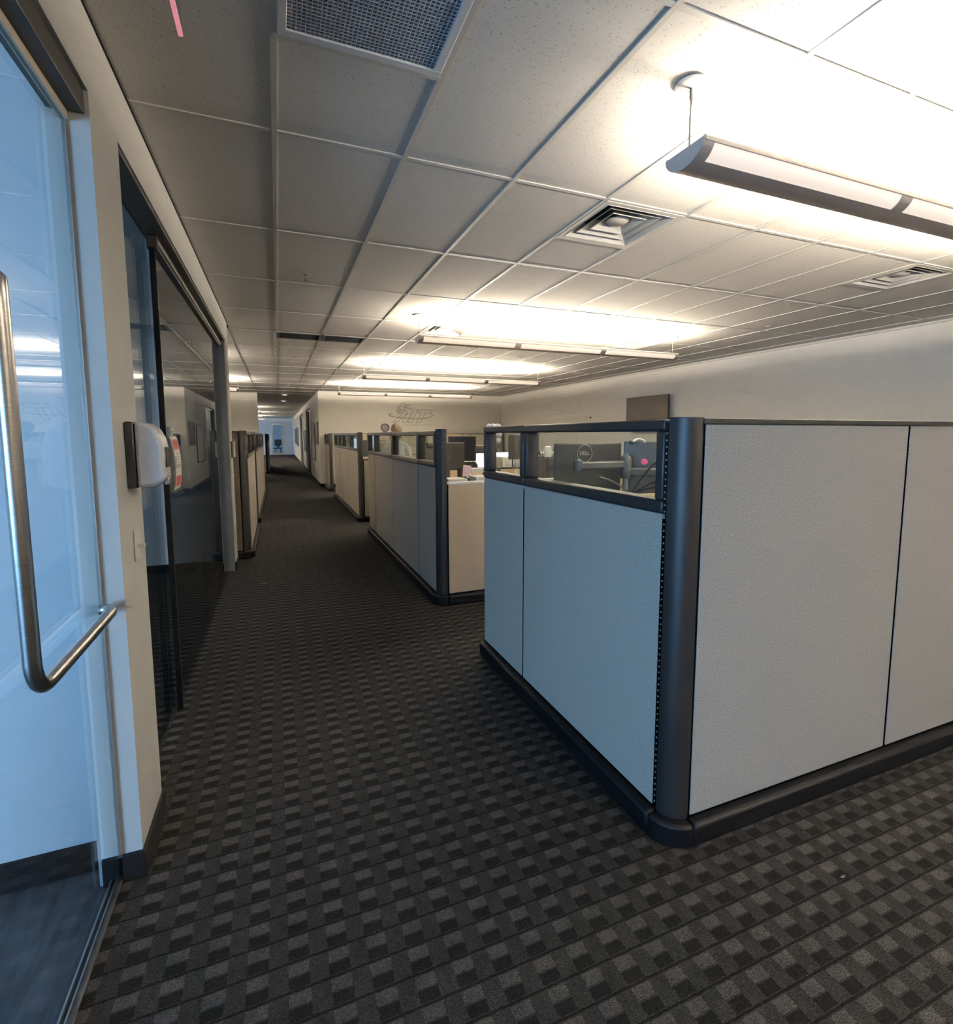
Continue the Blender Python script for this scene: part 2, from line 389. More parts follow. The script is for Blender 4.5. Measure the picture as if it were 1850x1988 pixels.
b = .0115
for i in range(0, 13):
    x = GX + i * DX
    MB().box(x - b, Y0, HC - .0025, x + b, YA if i > 1 else 18.3, HC + .012).build('grid_bar', GRID, ceil_o)
for i in range(-7, 0):
    x = GX + i * DX
    MB().box(x - b, 7.12, HC - .0025, x + b, 18.3, HC + .012).build('grid_bar', GRID, ceil_o)
for j in range(-6, 13):
    y = GY + j * DY
    if y > 18.2: continue
    MB().box(XL if y < 7.12 else XW, y - b, HC - .002, XR if y < YA else 1.25, y + b, HC + .011).build('grid_bar', GRID, ceil_o)
for (i, j) in list(SPEC_D) + [(0, -1)]:
    x0 = GX + i * DX; y = GY + j * DY + DY / 2
    MB().box(x0, y - b, HC - .004, x0 + DX, y + b, HC + .011).build('grid_bar', GRID, ceil_o)
struct('ceiling', MB().box(XW, 18.3, HC, 1.45, YE + .1, HC + .1), TILE, 'dim tiled ceiling of the far corridor')
struct('ceiling', MB().box(XW, Y0, 2.95, XI, 2.21, 3.05).box(XW, 2.36, 2.95, XI, 6.98, 3.05), WHITEP, 'white ceiling of the rooms behind the glass')
struct('ceiling', MB().box(XW, YE + .15, 2.9, 3, 52, 3.0), WHITEP, 'ceiling of the blue room at the corridor end')
struct('trim_2', MB().box(XW, 4.9, 2.55, XI - .2, 5.5, 2.95), WHITEP, 'boxed soffit crossing the office behind the storefront glass')

# eggcrate return grilles
def eggcrate(label, x0, y0, x1, y1, n, m=GRILLE):
    t = thing('return_air_grille', label, 'air vent', (x0, y0, HC))
    f = .03
    MB().box(x0, y0, HC - .006, x1, y0 + f, HC + .02).box(x0, y1 - f, HC - .006, x1, y1, HC + .02).box(x0, y0 + f, HC - .006, x0 + f, y1 - f, HC + .02).box(x1 - f, y0 + f, HC - .006, x1, y1 - f, HC + .02).build('frame', m, t, .002, True)
    g = MB(); st = (x1 - x0 - 2 * f) / n
    for k in range(1, n): g.box(x0 + f + k * st - .0011, y0 + f, HC, x0 + f + k * st + .0011, y1 - f, HC + .014)
    k = 1
    while y0 + f + k * st < y1 - f: g.box(x0 + f, y0 + f + k * st - .0011, HC, x1 - f, y0 + f + k * st + .0011, HC + .014); k += 1
    g.build('eggcrate_core', m, t, 0, True, kind='stuff')
    box('duct_plate', DUCT, (x0 + .005, y0 + .005, HC + .06, x1 - .005, y1 - .005, HC + .065), t, 0, True)
    MB().box(x0 + .005, y0 + .005, HC + .02, x0 + .01, y1 - .005, HC + .06).box(x1 - .01, y0 + .005, HC + .02, x1 - .005, y1 - .005, HC + .06).box(x0 + .01, y0 + .005, HC + .02, x1 - .01, y0 + .01, HC + .06).box(x0 + .01, y1 - .01, HC + .02, x1 - .01, y1 - .005, HC + .06).build('duct_side', DUCT, t, 0, True)
eggcrate('grey eggcrate return-air grille at the top, nearest the viewpoint', GX + b, GY - DY + b, GX + DX - b, GY - DY / 2 - b, 34)
eggcrate('dark ceiling return slot above the aisle, left of a pair', GX + b, GY + 4 * DY + b, GX + DX - b, GY + 4 * DY + .44, 14, DUCT)
eggcrate('dark ceiling return slot above the aisle, right of a pair', GX + DX + b, GY + 4 * DY + b, GX + 2 * DX - b, GY + 4 * DY + .44, 14, DUCT)
# square cone diffusers
def diffuser(i, j, label):
    x0 = GX + i * DX; y0 = GY + j * DY; cx, cy = x0 + DX / 2, y0 + DY / 4
    t = thing('ceiling_diffuser', label, 'air vent', (cx, cy, HC), group='square ceiling diffusers')
    def ring(a, za, bb_, zb, th=.004, rnd=.0):
        m = MB()
        for q in range(4):
            c, s = (1, 0, -1, 0)[q], (0, 1, 0, -1)[q]
            def P(d, e, z): return (d * c - e * s, d * s + e * c, z)
            n = 6
            vs = []
            for k in range(n + 1):
                u = -1 + 2 * k / n; bow = (1 - u * u) * rnd
                vs += [P(a, u * a, za), P(bb_ + bow * -.02, u * bb_, zb + bow * .01), P(a, u * a, za + th), P(bb_ + bow * -.02, u * bb_, zb + bow * .01 + th)]
            fs = []
            for k in range(n):
                o = 4 * k
                fs += [(o, o + 4, o + 5, o + 1), (o + 2, o + 3, o + 7, o + 6), (o, o + 2, o + 6, o + 4), (o + 1, o + 5, o + 7, o + 3)]
            m.add(vs, fs)
        return m
    ring(.293, -.004, .255, -.004).build('flange', GRID, t)
    ring(.255, -.006, .19, .06, rnd=1).build('louvre_ring', GRID, t)
    ring(.195, .006, .125, .065, rnd=1).build('louvre_ring', GRID, t)
    ring(.130, .012, .07, .065, rnd=1).build('louvre_ring', GRID, t)
    MB().lathe([(.001, .02), (.06, .024), (.075, .035), (.06, .05)]).build('centre_cone', GRID, t)
    box('duct_plate', DUCT, (-.27, -.27, .09, .27, .27, .095), t)
for (i, j, lab) in ((3, 0, 'square ceiling diffuser in front of the nearest pendant light, left'), (8, 0, 'square ceiling diffuser at the right, nearest row'),
                    (3, 3, 'square ceiling diffuser behind the left end of the second pendant light'), (8, 3, 'square ceiling diffuser behind the right end of the second pendant light'),
                    (3, 6, 'square ceiling diffuser above the left end of the third pendant light'), (8, 6, 'square ceiling diffuser above the right end of the third pendant light'),
                    (3, 9, 'square ceiling diffuser by the left end of the fourth pendant light'), (8, 9, 'square ceiling diffuser by the right end of the fourth pendant light')):
    diffuser(i, j, lab)
# sprinklers
def sprinkler(x, y, label):
    t = thing('sprinkler_head', label, 'sprinkler', (x, y, HC - .002), group='pendant sprinkler heads')
    MB().lathe([(.034, 0), (.034, -.004), (.018, -.010), (.010, -.012)], n=16).build('escutcheon', ALU, t)
    MB().tube([(0, 0, -.01), (0, 0, -.035)], .007, 8).tube([(-.012, 0, -.03), (-.012, 0, -.052)], .002, 6).tube([(.012, 0, -.03), (.012, 0, -.052)], .002, 6).build('yoke', STEEL, t)
    MB().lathe([(.018, -.052), (.018, -.055)], n=14).build('deflector', STEEL, t)
for x, y, l in ((.286, 4.774, 'small sprinkler head over the near aisle'), (5.934, 4.827, 'small sprinkler head at the right beside the long wall'),
                (.222, 8.4, 'small sprinkler head over the aisle past the dark return slots'), (4.116, 8.383, 'small sprinkler head between the second and third pendant lights'), (.34, 14.88, 'small sprinkler head near the corridor mouth')):
    sprinkler(x, y, l)
for y, l in ((18.9, 'nearer round recessed downlight in the corridor ceiling'), (22.3, 'farther round recessed downlight in the corridor ceiling')):
    t = thing('recessed_downlight', l, 'light', (.3, y, HC))
    MB().lathe([(.10, -.002), (.10, -.012), (.085, -.012), (.08, -.004)]).build('trim_ring', ALU, t)
    MB().lathe([(.078, -.006), (.078, -.009)]).build('lens', emit('downlight_lens', (1, .9, .75), 3), t)

# pendant lights
PW, PD = .105, .075
def ell(a, k=1.0): r = math.radians(a); return (PW * k * math.sin(r), -PD * k * math.cos(r))
def strip(m, a0, a1, x0, x1, k0, k1, n=8):
    """a slab bent along the half ellipse between angles a0 and a1"""
    P = [ell(a0 + (a1 - a0) * i / n, k1) for i in range(n + 1)] + [ell(a1 - (a1 - a0) * i / n, k0) for i in range(n + 1)]
    return m.prism(P, x0, x1, 'x')
def pendant(y, x0, x1, label, power=UP_W, cords=True):
    L = x1 - x0; cx = (x0 + x1) / 2
    t = thing('pendant_light', label, 'pendant light', (cx, y, 2.80), group='long three-section pendant lights'); h = L / 2
    m = MB(); strip(m, -32, 32, -h, h, .96, 1.0)
    strip(m, -90, -80, -h, h, .95, 1.03); strip(m, 80, 90, -h, h, .95, 1.03)
    sec = L / 3; e = .05
    bars = [(-h, -h + e), (-h + sec - e * .8, -h + sec + e * .8), (-h + 2 * sec - e * .8, -h + 2 * sec + e * .8), (h - e, h)]
    for a, c in bars: strip(m, -82, -31, a, c, .955, 1.0); strip(m, 31, 82, a, c, .955, 1.0)
    m.build('housing', HOUS, t)
    for s in (-h - .006, h):
        MB().prism([ell(a) for a in range(-90, 91, 12)], s, s + .006, 'x').build('end_cap', CAPG, t)
    for k in range(3):
        for a0, a1 in ((-81, -31), (31, 81)):
            strip(MB(), a0, a1, bars[k][1] - .005, bars[k + 1][0] + .005, .93, .955).build('lens', LENS, t)
    MB().box(-h, -.09, -.03, h, .09, -.026).build('reflector_tray', REFL, t)
    MB().tube([(-h, -PW + .004, .004), (h, -PW + .004, .004)], .006, 8).build('edge_rail', ALU, t)
    MB().tube([(-h, PW - .004, .004), (h, PW - .004, .004)], .006, 8).build('edge_rail', ALU, t)
    for s in (-1, 1):
        x = s * (h - .02)
        MB().lathe([(.062, HC - 2.80 - .003), (.062, HC - 2.80 - .010), (.055, HC - 2.80 - .014), (.01, HC - 2.80 - .016)], (x, 0, 0)).build('canopy', OFFW, t)
        MB().tube([(x, 0, -.02), (x, 0, HC - 2.82)], .0028, 6).tube([(x, 0, HC - 2.855), (x, 0, HC - 2.815)], .006, 8).build('cable', CABLE, t)
        if s < 0 or not cords:
            MB().tube([(x + .025, .02, HC - 2.815), (x + .022, .015, HC - 2.84), (x + .004, .004, HC - 2.89), (x + .005, .004, .08), (x + .003, 0, -.02)], .0038, 8).build('power_cord', CABLE, t)
    for s in (-1, 1):    # two lamps tilted slightly to either side
        l = bpy.data.lights.new('uplight', 'AREA'); l.shape = 'RECTANGLE'; l.size = L - .62; l.size_y = .08; l.energy = power / 2; l.color = WARM
        lo = bpy.data.objects.new('uplight', l); link(lo, t); lo.location = (0, s * .045, .012); lo.rotation_euler = (PI + s * math.radians(14), 0, 0)
PX0, PX1 = 1.566, 5.36
for y, l in ((1.695, 'nearest pendant light, its grey end cap and perforated lens at upper right'), (5.88, 'second pendant light, over the partition with the round ornament'),
             (9.96, 'third pendant light counting from the viewpoint'), (14.16, 'farthest pendant light of the row, in front of the globe logo wall')):
    pendant(y, PX0, PX1, l, UP_W * (.62 if y < 2 else 1))
pendant(-2.5, PX0, PX1, 'pendant light behind the viewpoint', UP_W * 1.3)
pendant(9.75, -4.3, -1.15, 'added unseen pendant light in the left bay, brightening the aisle partitions')  # added out of sight for more warm light on the aisle-facing partitions
pendant(13.95, -4.3, -.83, 'pendant light in the left bay, its end showing past the column', UP_W)
for y, l in ((27.3, 'nearest far pendant light beyond the wall stub'), (33.2, 'middle far pendant light beyond the wall stub'), (39, 'last far pendant light beyond the wall stub')):
    pendant(y, -4.4, -.70, l, UP_W * 1.1)

# ------------------------------------------------------------------ door_1 and storefront
d = thing('door_1', 'frameless glass door with a bent steel pull handle at the left edge', None, (-.6, 1.5, 0), kind='structure')
box('pane', GLASSD, (-.605, 1.12, .024, -.595, 2.098, 2.672), d, 0, True)
box('pane', GLASSD, (-.605, -1.58, .024, -.595, 1.105, 2.672), d, 0, True)
box('glass_edge', ALU, (-.606, 2.098, .024, -.594, 2.103, 2.672), d, 0, True)
box('top_rail', RAILP, (-.612, -1.6, 2.672, -.588, 2.105, 2.700), d, .002, True)
MB().box(XI + .005, -1.6, 2.70, XL - .012, 2.11, 2.775).build('header_frame', BRONZE, d, .004, True)
MB().box(-.637, -1.6, 0, -.598, 2.105, .012).build('bottom_rail', MIDG, d, .002, True)
MB().box(-.634, -1.6, .012, -.628, 2.105, .026).box(-.616, -1.6, .012, -.611, 2.105, .026).build('bottom_track', ALU, d, .001, True)
HX, HR = -.552, .0185
path = [(-.595, 1.44, 2.02), (-.57, 1.44, 2.02), (HX, 1.44, 2.0), (HX, 1.44, 1.95), (HX, 1.44, 1.13)]
path += [(HX, 1.44 + .07 * (1 - math.cos(a)), 1.13 - .08 * math.sin(a)) for a in (math.radians(q) for q in range(15, 91, 15))]
path += [(HX, 1.75, 1.052), (HX, 2.02, 1.056), (HX - .004, 2.045, 1.057), (HX - .014, 2.062, 1.058), (HX - .028, 2.067, 1.058)]
hd = MB().tube(path, HR, 18).build('pull_handle', STEEL, d, 0, True)
m_ = MB().tube([(-.594, 2.067, 1.058), (-.579, 2.067, 1.058)], .0175, 18); 
o = m_.build('standoff', STEEL, hd); o.location = tuple(-Vector(d.location))
o = MB().tube([(-.5792, 2.067, 1.058), (-.5772, 2.067, 1.058)], .0188, 18).build('gasket', BLACKP, hd); o.location = tuple(-Vector(d.location))

wd = thing('window_1', 'glass storefront of tall frameless panes under a bronze header on the left wall', None, (-.6, 4.6, 0), kind='structure')
box('pane', GLASS, (-.648, 2.45, 0.005, -.640, 3.42, 2.765), wd, 0, True)
for a, c in ((3.40, 4.666), (4.674, 5.70), (5.708, 6.76)):
    box('pane', GLASSS, (-.611, a, .006, -.601, c, 2.70), wd, 0, True)
MB().box(XI, 2.447, 2.765, XL - .004, 6.8, 2.79).build('header_frame', BRONZE, wd, .003, True)
MB().box(-.632, 3.386, 2.69, -.58, 6.8, 2.765).build('top_track', BRONZE, wd, .004, True)
MB().box(-.578, 3.386, 2.715, -.572, 6.8, 2.735).build('track_cover', ALU, wd, .001, True)
box('edge_strip', TRIMB, (-.622, 3.384, 0, -.592, 3.402, 2.70), wd, .002, True)
box('edge_strip', ALU, (-.648, 2.452, 0, -.638, 2.462, 2.765), wd, .001, True)
box('jamb_frame', GREYP, (XI, 6.76, 0, XL - .01, 6.8, 2.79), wd, .002, True)

# ------------------------------------------------------------------ things on the left wall
t = thing('soap_dispenser', 'white and black wall-mounted hand sanitizer dispenser on the near wall pier', 'dispenser', (XL, 2.31, 1.585))
def yprism(prof, y0, y1): return MB().prism(prof, y0, y1, 'y')
MB().prism([(0, -.125), (.032, -.125), (.030, .123), (.012, .127), (0, .122)], -.065, .065, 'y').build('back_plate', BLACKP, t, .004)
prof = [(.031, -.126), (.085, -.122), (.118, -.105), (.126, -.085), (.122, -.04), (.124, .0), (.122, .03), (.115, .065), (.10, .098), (.075, .118), (.05, .125), (.031, .126)]
MB().prism(prof, -.064, .064, 'y').build('cover', WHITE, t, .014)
MB().box(.117, -.030, -.05, .1275, .030, .03).build('sight_window', BLACKP, t, .003)
MB().box(.112, -.022, -.118, .130, .022, -.088).build('push_bar', STEEL, t, .003)
# second dispenser on the glass
t = thing('sanitizer_box', 'grey dispenser with a red and white label fixed on the storefront glass', 'dispenser', (-.601, 3.54, 1.49))
pr = [(0, -.17), (.018, -.165), (.030, -.13), (.035, -.02), (.033, .06), (.022, .14), (.012, .165), (0, .17)]
MB().prism(pr, -.115, .115, 'y').build('body', GREYP, t, .003)
def skinp(m, z0, z1, y0, y1, off, n=10):
    def fx(z):
        for (a, za), (c, zc) in zip(pr[1:], pr[2:-1]):
            if za <= z <= zc: return a + (c - a) * (z - za) / (zc - za)
        return .02
    zs = [z0 + (z1 - z0) * i / n for i in range(n + 1)]
    P = [(fx(z) + off, z) for z in zs] + [(fx(z) + off - .0012, z) for z in reversed(zs)]
    return m.prism(P, y0, y1, 'y')
lb = skinp(MB(), -.155, .160, -.09, .10, .0016).build('label_sheet', PAPER, t)
skinp(MB(), .085, .145, -.075, .085, .0026).build('red_block', REDP, lb)
skinp(MB(), -.135, -.075, -.075, .085, .0026).build('red_block', REDP, lb)
q = MB()
for k in range(6): skinp(q, .055 - k * .016, .059 - k * .016, -.04 + (k % 2) * .01, .07, .0024, 2)
q.build('print_lines', INK, lb)
skinp(MB(), -.03, .045, -.075, -.055, .0026, 3).build('print_mark', INK, lb)
MB().lathe([(.012, .165), (.012, .19), (.018, .195), (.016, .215), (.006, .225)], (.012, -.05, 0), 14).build('knob', OFFW, t)

t = thing('wall_switch', 'off-white plate switch with a lever on the near wall pier', 'switch', (XL, 2.316, 1.233))
MB().box(0, -.040, -.062, .006, .040, .062).build('plate', OFFW, t, .003)
MB().box(.006, -.010, -.012, .030, .010, .002).build('lever', OFFW, t, .003)
t = thing('room_sign', 'small white room sign on a dark plate at the far wall column', 'sign', (XL, 6.95, 1.485))
box('back_plate', DARKP, (0, -.07, -.10, .012, .07, .10), t, .002)
box('sign_face', OFFW, (.014, -.02, -.095, .035, .09, .10), t, .002)
t = thing('wall_switch', 'small off-white switch low on the far wall column', 'switch', (XL, 7.0, 1.16))
box('plate', OFFW, (0, -.035, -.055, .006, .035, .055), t, .002); box('lever', OFFW, (.006, -.008, -.01, .016, .008, .01), t, .001)
t = thing('exit_sign', 'clear edge-lit panel with a red lower edge hanging from the ceiling, top left', 'sign', (-.21, 1.55, 2.78))
box('acrylic_panel', GLASS, (-.004, -.26, .006, .004, .195, .24), t)
box('red_edge', REDE, (-.006, -.26, 0, .006, .197, .008), t)
box('mounting_bar', ALU, (-.025, -.26, .24, .025, .2, .268), t, .003)

# ------------------------------------------------------------------ partitions
def partition(label, axis, a0, a1, face, sgn, segs, h, thick=.075, base=.043, cap=TRIMG, core=SEAM, zb=1.345, post=None, fab=FABRIC, name='cubicle_partition', capw=False, base0=0, group=None, slot=False):
    """axis: run direction; face: coordinate of the outer face; sgn: direction from the outer face into the partition"""
    loc = (face, (a0 + a1) / 2, 0) if axis == 'y' else ((a0 + a1) / 2, face, 0)
    t = thing(name, label, 'partition', loc, group=group)
    def bx(m, t0, t1, d0, d1, z0, z1):
        if axis == 'y': return m.box(face + sgn * d0, t0, z0, face + sgn * d1, t1, z1)
        return m.box(t0, face + sgn * d0, z0, t1, face + sgn * d1, z1)
    haswin = any(s[2] for s in segs)
    bx(MB(), a0, a1, .004, thick - .004, .09, (zb if haswin else h) - .02).build('core', core, t, 0, True)
    for s0, s1, win, f in [(s + (fab,))[:4] if len(s) < 4 else s for s in segs]:
        top = zb if win else h - .024
        bx(MB(), s0 + .009, s1 - .009, 0, .02, .108, top).build('fabric_panel', f, t, .004, True)
        bx(MB(), s0 + .006, s1 - .006, thick - .02, thick, .108, top).build('fabric_panel', f, t, .004, True)
        if win:
            m = MB(); z0, z1 = zb + .002, h - .004; e = .006
            bx(m, s0 + .003, s1 - .003, -e, thick + e, z0, z0 + .052); bx(m, s0 + .003, s1 - .003, -e, thick + e, z1 - .046, z1)
            bx(m, s0 + .003, s0 + .05, -e, thick + e, z0 + .052, z1 - .046); bx(m, s1 - .05, s1 - .003, -e, thick + e, z0 + .052, z1 - .046)
            fr = m.build('window_frame', TRIMG, t, .009, True)
            m = MB(); bx(m, s0 + .045, s1 - .045, thick / 2 - .003, thick / 2 + .003, z0 + .045, z1 - .04)
            m.build('pane', GLASS, t, 0, True)
    if not haswin or capw:
        bx(MB(), a0, a1, -.003, thick + .003, h - .024, h).build('top_cap', cap, t, .004, True)
    bx(MB(), a0 - base0, a1, -base, thick + base, 0, .098).build('base_rail', TRIMB, t, .018, True)
    if post:
        # quarter-round corner post: centre, radius, start angle, height
        (px, py), r, ang, hh = post
        P = arc(px, py, r, ang, ang + 90, 10) + [(px, py)]
        MB().prism(P, .098, hh, 'z').build('corner_post', TRIMG, t, .003, True)
        P = arc(px, py, r + base, ang, ang + 90, 10) + [(px, py)]
        MB().prism(P, 0, .099, 'z').build('base_corner', TRIMB, t, .014, True)
    if slot:
        m = MB(); sx, sy = slot; z = .13
        while z < h - .05:
            m.box(sx - .0005, sy - .0022, z, sx + .003, sy + .0022, z + .006); z += .0255
        m.build('slot_strip', ALU, t, 0, True, kind='stuff')
    return t
r_ = .088
# pod A
partition('tall grey partition of the nearest cubicle along the aisle, with two glazed panels', 'y', 1.56, 3.45, 1.41, 1,
          [(1.572, 2.80, 1), (2.80, 3.45, 1)], 1.723, post=((1.498, 1.558), r_, 180, 1.726), slot=(1.4095, 1.566))
partition('tall fabric partition facing the viewpoint at the right, without glazing', 'x', 1.50, 5.30, 1.47, 1,
          [(1.502, 2.764, 0), (2.764, 4.03, 0), (4.03, 5.30, 0)], 1.722)
partition('tall fabric side partition closing the right of the nearest cubicle', 'y', 1.59, 3.45, 5.30, -1, [(1.59, 2.5, 0), (2.5, 3.45, 0)], 1.72)
partition('low tan partition behind the desk of the nearest cubicle', 'x', 2.75, 3.95, 3.43, -1, [(2.75, 3.95, 0, FABTAN)], 1.20)
# pod B
partition('tall grey glazed partition of the second cubicle along the aisle', 'y', 4.69, 8.6, 1.41, 1,
          [(4.70, 5.35, 1), (5.35, 6.67, 1), (6.67, 8.0, 1), (8.0, 8.6, 1)], 1.70, post=((1.498, 4.688), r_, 180, 1.715))
partition('low tan end partition of the second cubicle, topped with a white ledge', 'x', 1.50, 4.4, 4.60, 1,
          [(1.502, 2.3, 0, FABTAN), (2.3, 3.3, 0, FABTAN), (3.3, 4.4, 0, FABTAN)], 1.205, cap=OFFW)
partition('low spine partition across the middle of the second cubicle', 'x', 1.50, 7.3, 6.50, 1,
          [(1.5, 2.9, 0, FABTAN), (2.9, 4.3, 0, FABTAN), (4.3, 5.8, 0, FABTAN), (5.8, 7.3, 0, FABTAN)], 1.205)
partition('low tan rear partition of the second cubicle', 'x', 1.50, 7.3, 8.52, 1, [(1.5, 2.9, 0, FABTAN), (2.9, 4.3, 0, FABTAN), (4.3, 5.8, 0, FABTAN), (5.8, 7.3, 0, FABTAN)], 1.205)
partition('low cross partition dividing the second cubicle lengthwise', 'y', 4.68, 8.5, 4.42, 1, [(4.68, 6.48, 0, FABTAN), (6.6, 8.5, 0, FABTAN)], 1.205)
# pod C
partition('grey glazed partition of the third cubicle along the aisle', 'y', 9.80, 14.0, 1.41, 1,
          [(9.81, 10.9, 1), (10.9, 12.2, 1), (12.2, 13.1, 1), (13.1, 14.0, 1)], 1.70, post=((1.498, 9.80), r_, 180, 1.71))
partition('low olive end partition of the third cubicle', 'x', 1.50, 4.4, 9.71, 1, [(1.502, 2.9, 0, FABGRN), (2.9, 4.4, 0, FABGRN)], 1.205)
partition('low spine partition of the third cubicle', 'x', 1.50, 7.3, 11.8, 1, [(1.5, 3.4, 0, FABTAN), (3.4, 5.4, 0, FABTAN), (5.4, 7.3, 0, FABTAN)], 1.205)
# pod D
partition('short grey glazed partition of the fourth cubicle against the logo wall', 'y', 15.5, 16.9, 1.41, 1,
          [(15.51, 16.2, 1), (16.2, 16.9, 1)], 1.70, post=((1.498, 15.5), r_, 180, 1.71))
partition('long tall partition of tan and olive panels in front of the logo wall', 'x', 1.55, 7.5, 16.55, 1,
          [(1.55, 2.7, 0, FABGRN), (2.7, 3.8, 0, FABTAN), (3.8, 4.9, 0, FABGRN), (4.9, 5.95, 0, FABTAN), (5.95, 6.25, 0, FABRIC), (6.25, 7.5, 0, FABGRN)], 1.71)
# left pods
partition('brown end partition of the nearest left cubicle, beside the wall column', 'x', -3.2, -.47, 7.40, 1, [(-3.2, -1.9, 0, FABBRN), (-1.9, -.475, 0, FABBRN)], 1.715,
          post=((-.468, 7.488), r_, 270, 1.72))
partition('left glazed partition along the aisle, first past the wall column', 'y', 7.49, 9.75, -.38, -1, [(7.5, 8.6, 1), (8.6, 9.75, 1)], 1.71)
partition('left glazed partition along the aisle, second past the wall column', 'y', 10.45, 16.0, -.38, -1, [(10.46, 11.8, 1), (11.8, 13.2, 1), (13.2, 14.6, 1), (14.6, 16.0, 1)], 1.71,
          post=((-.468, 10.44), r_, 270, 1.72))
partition('dark brown end partition of the second left cubicle', 'x', -3.2, -.47, 10.35, 1, [(-3.2, -1.9, 0, FABBRN), (-1.9, -.475, 0, FABBRN)], 1.71)
partition('farthest left glazed partition by the corridor', 'y', 23.6, 29, -.40, -1, [(23.7, 26.3, 1), (26.3, 29, 1)], 1.71, post=((-.488, 23.6), r_, 270, 1.72))

# ------------------------------------------------------------------ desks, monitors, chairs
def desk(label, x0, y0, x1, y1, z=.74):
    t = thing('desk', label, 'desk', ((x0 + x1) / 2, (y0 + y1) / 2, 0))
    box('worktop', DESKW, (x0, y0, z - .03, x1, y1, z), t, .006, True)
    for sx in (x0 + .05, x1 - .05):
        for sy in (y0 + .05, y1 - .05):
            MB().box(sx - .02, sy - .02, 0, sx + .02, sy + .02, z - .03).build('leg', MIDG, t, .002, True)
    return t
DK = [('worktop of the nearest cubicle under the two monitors', 1.56, 2.20, 3.9, 3.30), ('worktop just behind the low end partition of the second cubicle', 1.56, 4.74, 4.35, 5.74),
      ('worktop on the near side of the spine in the second cubicle', 1.95, 5.8, 4.35, 6.42), ('worktop on the far side of the spine in the second cubicle', 2.2, 7.42, 4.3, 7.98),
      ('worktop of the third cubicle', 1.6, 12.4, 4.3, 13.1), ('worktop in the third cubicle behind its olive end partition', 1.6, 9.9, 4.3, 10.5)]
for q in DK: desk(*q)

def monitor(name, label, loc, rz, w_=.54, h_=.33, z0=.40, lit=False, stand=True, back=DARKP):
    """origin at the stand foot; z0 height of the lower edge; the screen faces +Y local, the back -Y"""
    t = thing(name, label, 'monitor', loc, rz, group='computer monitors')
    bk = MB().prism([(-w_ / 2, 0), (w_ / 2, 0), (w_ / 2, -.012), (w_ * .30, -.038), (-w_ * .30, -.038), (-w_ / 2, -.012)], z0, z0 + h_, 'z').build('back_cover', back, t, .006)
    box('screen', SCREEN if lit else OFFS, (-w_ / 2 + .008, .0, z0 + .008, w_ / 2 - .008, .004, z0 + h_ - .008), t)
    if stand:
        MB().box(-.03, -.075, 0.01, .03, -.04, z0 + h_ * .5).build('stand_neck', DARKP, t, .004)
        MB().box(-.12, -.16, 0, .12, .04, .012).build('stand_base', DARKP, t, .004)
    return t
# pod A pair on arms
A1 = (1.62, 2.80); A2 = (2.13, 2.80)
ml = monitor('monitor', 'dark monitor with a round ring logo on its back, behind the near pane', ((A1[0] + A2[0]) / 2, 2.80, .74), 0, .51, .34, .525, stand=False)
ring = [(.055 * math.cos(a), -.0405, .525 + .275 + .055 * math.sin(a)) for a in (2 * PI * k / 28 for k in range(29))]
lg = MB().tube([(x - .05, y, z) for x, y, z in ring], .002, 6, False).build('ring_logo', ALU, ml)
text_obj('logo_text', 'DELL', .034, ALU, lg, (-.05, -.0395, .80), (PI / 2, 0, 0), .001)
mr = monitor('monitor', 'dark monitor with a round pink sticker on its back, behind the near pane', (2.36, 2.655, .74), math.radians(-32), .50, .34, .535, stand=False, back=ARMG)
st = MB().lathe([(.021, 0), (.021, .0015), (.019, .002)], n=18).build('pink_sticker', PINK, mr)
st.rotation_euler = (PI / 2, 0, 0); st.location = (-.12, -.0385, .742)
t = thing('desk_mount', 'grey double monitor mount clamped to the near worktop with cables hanging', 'monitor mount', (2.07, 2.66, .74))
MB().tube([(0, 0, 0), (0, 0, .80)], .018, 14).build('pole', GREYP, t)
MB().box(-.06, -.06, 0, .06, .06, .02).build('clamp_base', GREYP, t, .004)
MB().box(-.36, -.02, .705, .0, .016, .755).build('arm_segment', ARMG, t, .012)
o = MB().box(.0, -.018, .655, .36, .018, .708).build('arm_segment', ARMG, t, .012); o.rotation_euler = (0, 0, math.radians(-32))
MB().lathe([(.028, .64), (.033, .66), (.033, .765), (.026, .785), (.01, .79)], n=18).build('elbow_joint', ARMG, t)
MB().lathe([(.022, .70), (.026, .715), (.026, .76), (.016, .772)], (-.36, -.002, 0), 16).build('elbow_joint', ARMG, t)
for k, (dx, dz, ex) in enumerate(((.28, .74, .12), (.30, .66, .03), (.26, .58, .02), (-.22, .66, 0))):
    p0 = Vector((.01, -.04, .54)); p1 = Vector((dx, -.03 - max(dx, 0) * .85, dz))
    pts = [tuple(p0.lerp(p1, u) + Vector((0, -.01 * math.sin(PI * u), (ex + .015) * math.sin(PI * u)))) for u in (0, .15, .3, .45, .6, .75, .9, 1)]
    MB().tube(pts, .0055, 8).build('cable', BLACKP if k < 3 else MIDG, t)
tag(MB().box(2.44, 2.26, .74, 2.66, 2.40, 1.40).build('computer_tower', BLACKP, None, .008), 'black box standing low behind the right monitor in the near pane', 'computer')
t = thing('headset', 'pale headset resting on top of the right monitor', 'headset', (2.155, 2.66, 1.605))
MB().tube([(-.035, .01, .0), (-.03, .0, .012), (-.01, 0, .024), (.02, 0, .025), (.05, 0, .015), (.06, 0, .006)], .008, 10).build('headband', OFFW, t)
MB().ball((-.035, .01, .006), .022, .02, .016).build('ear_pad', MIDG, t)
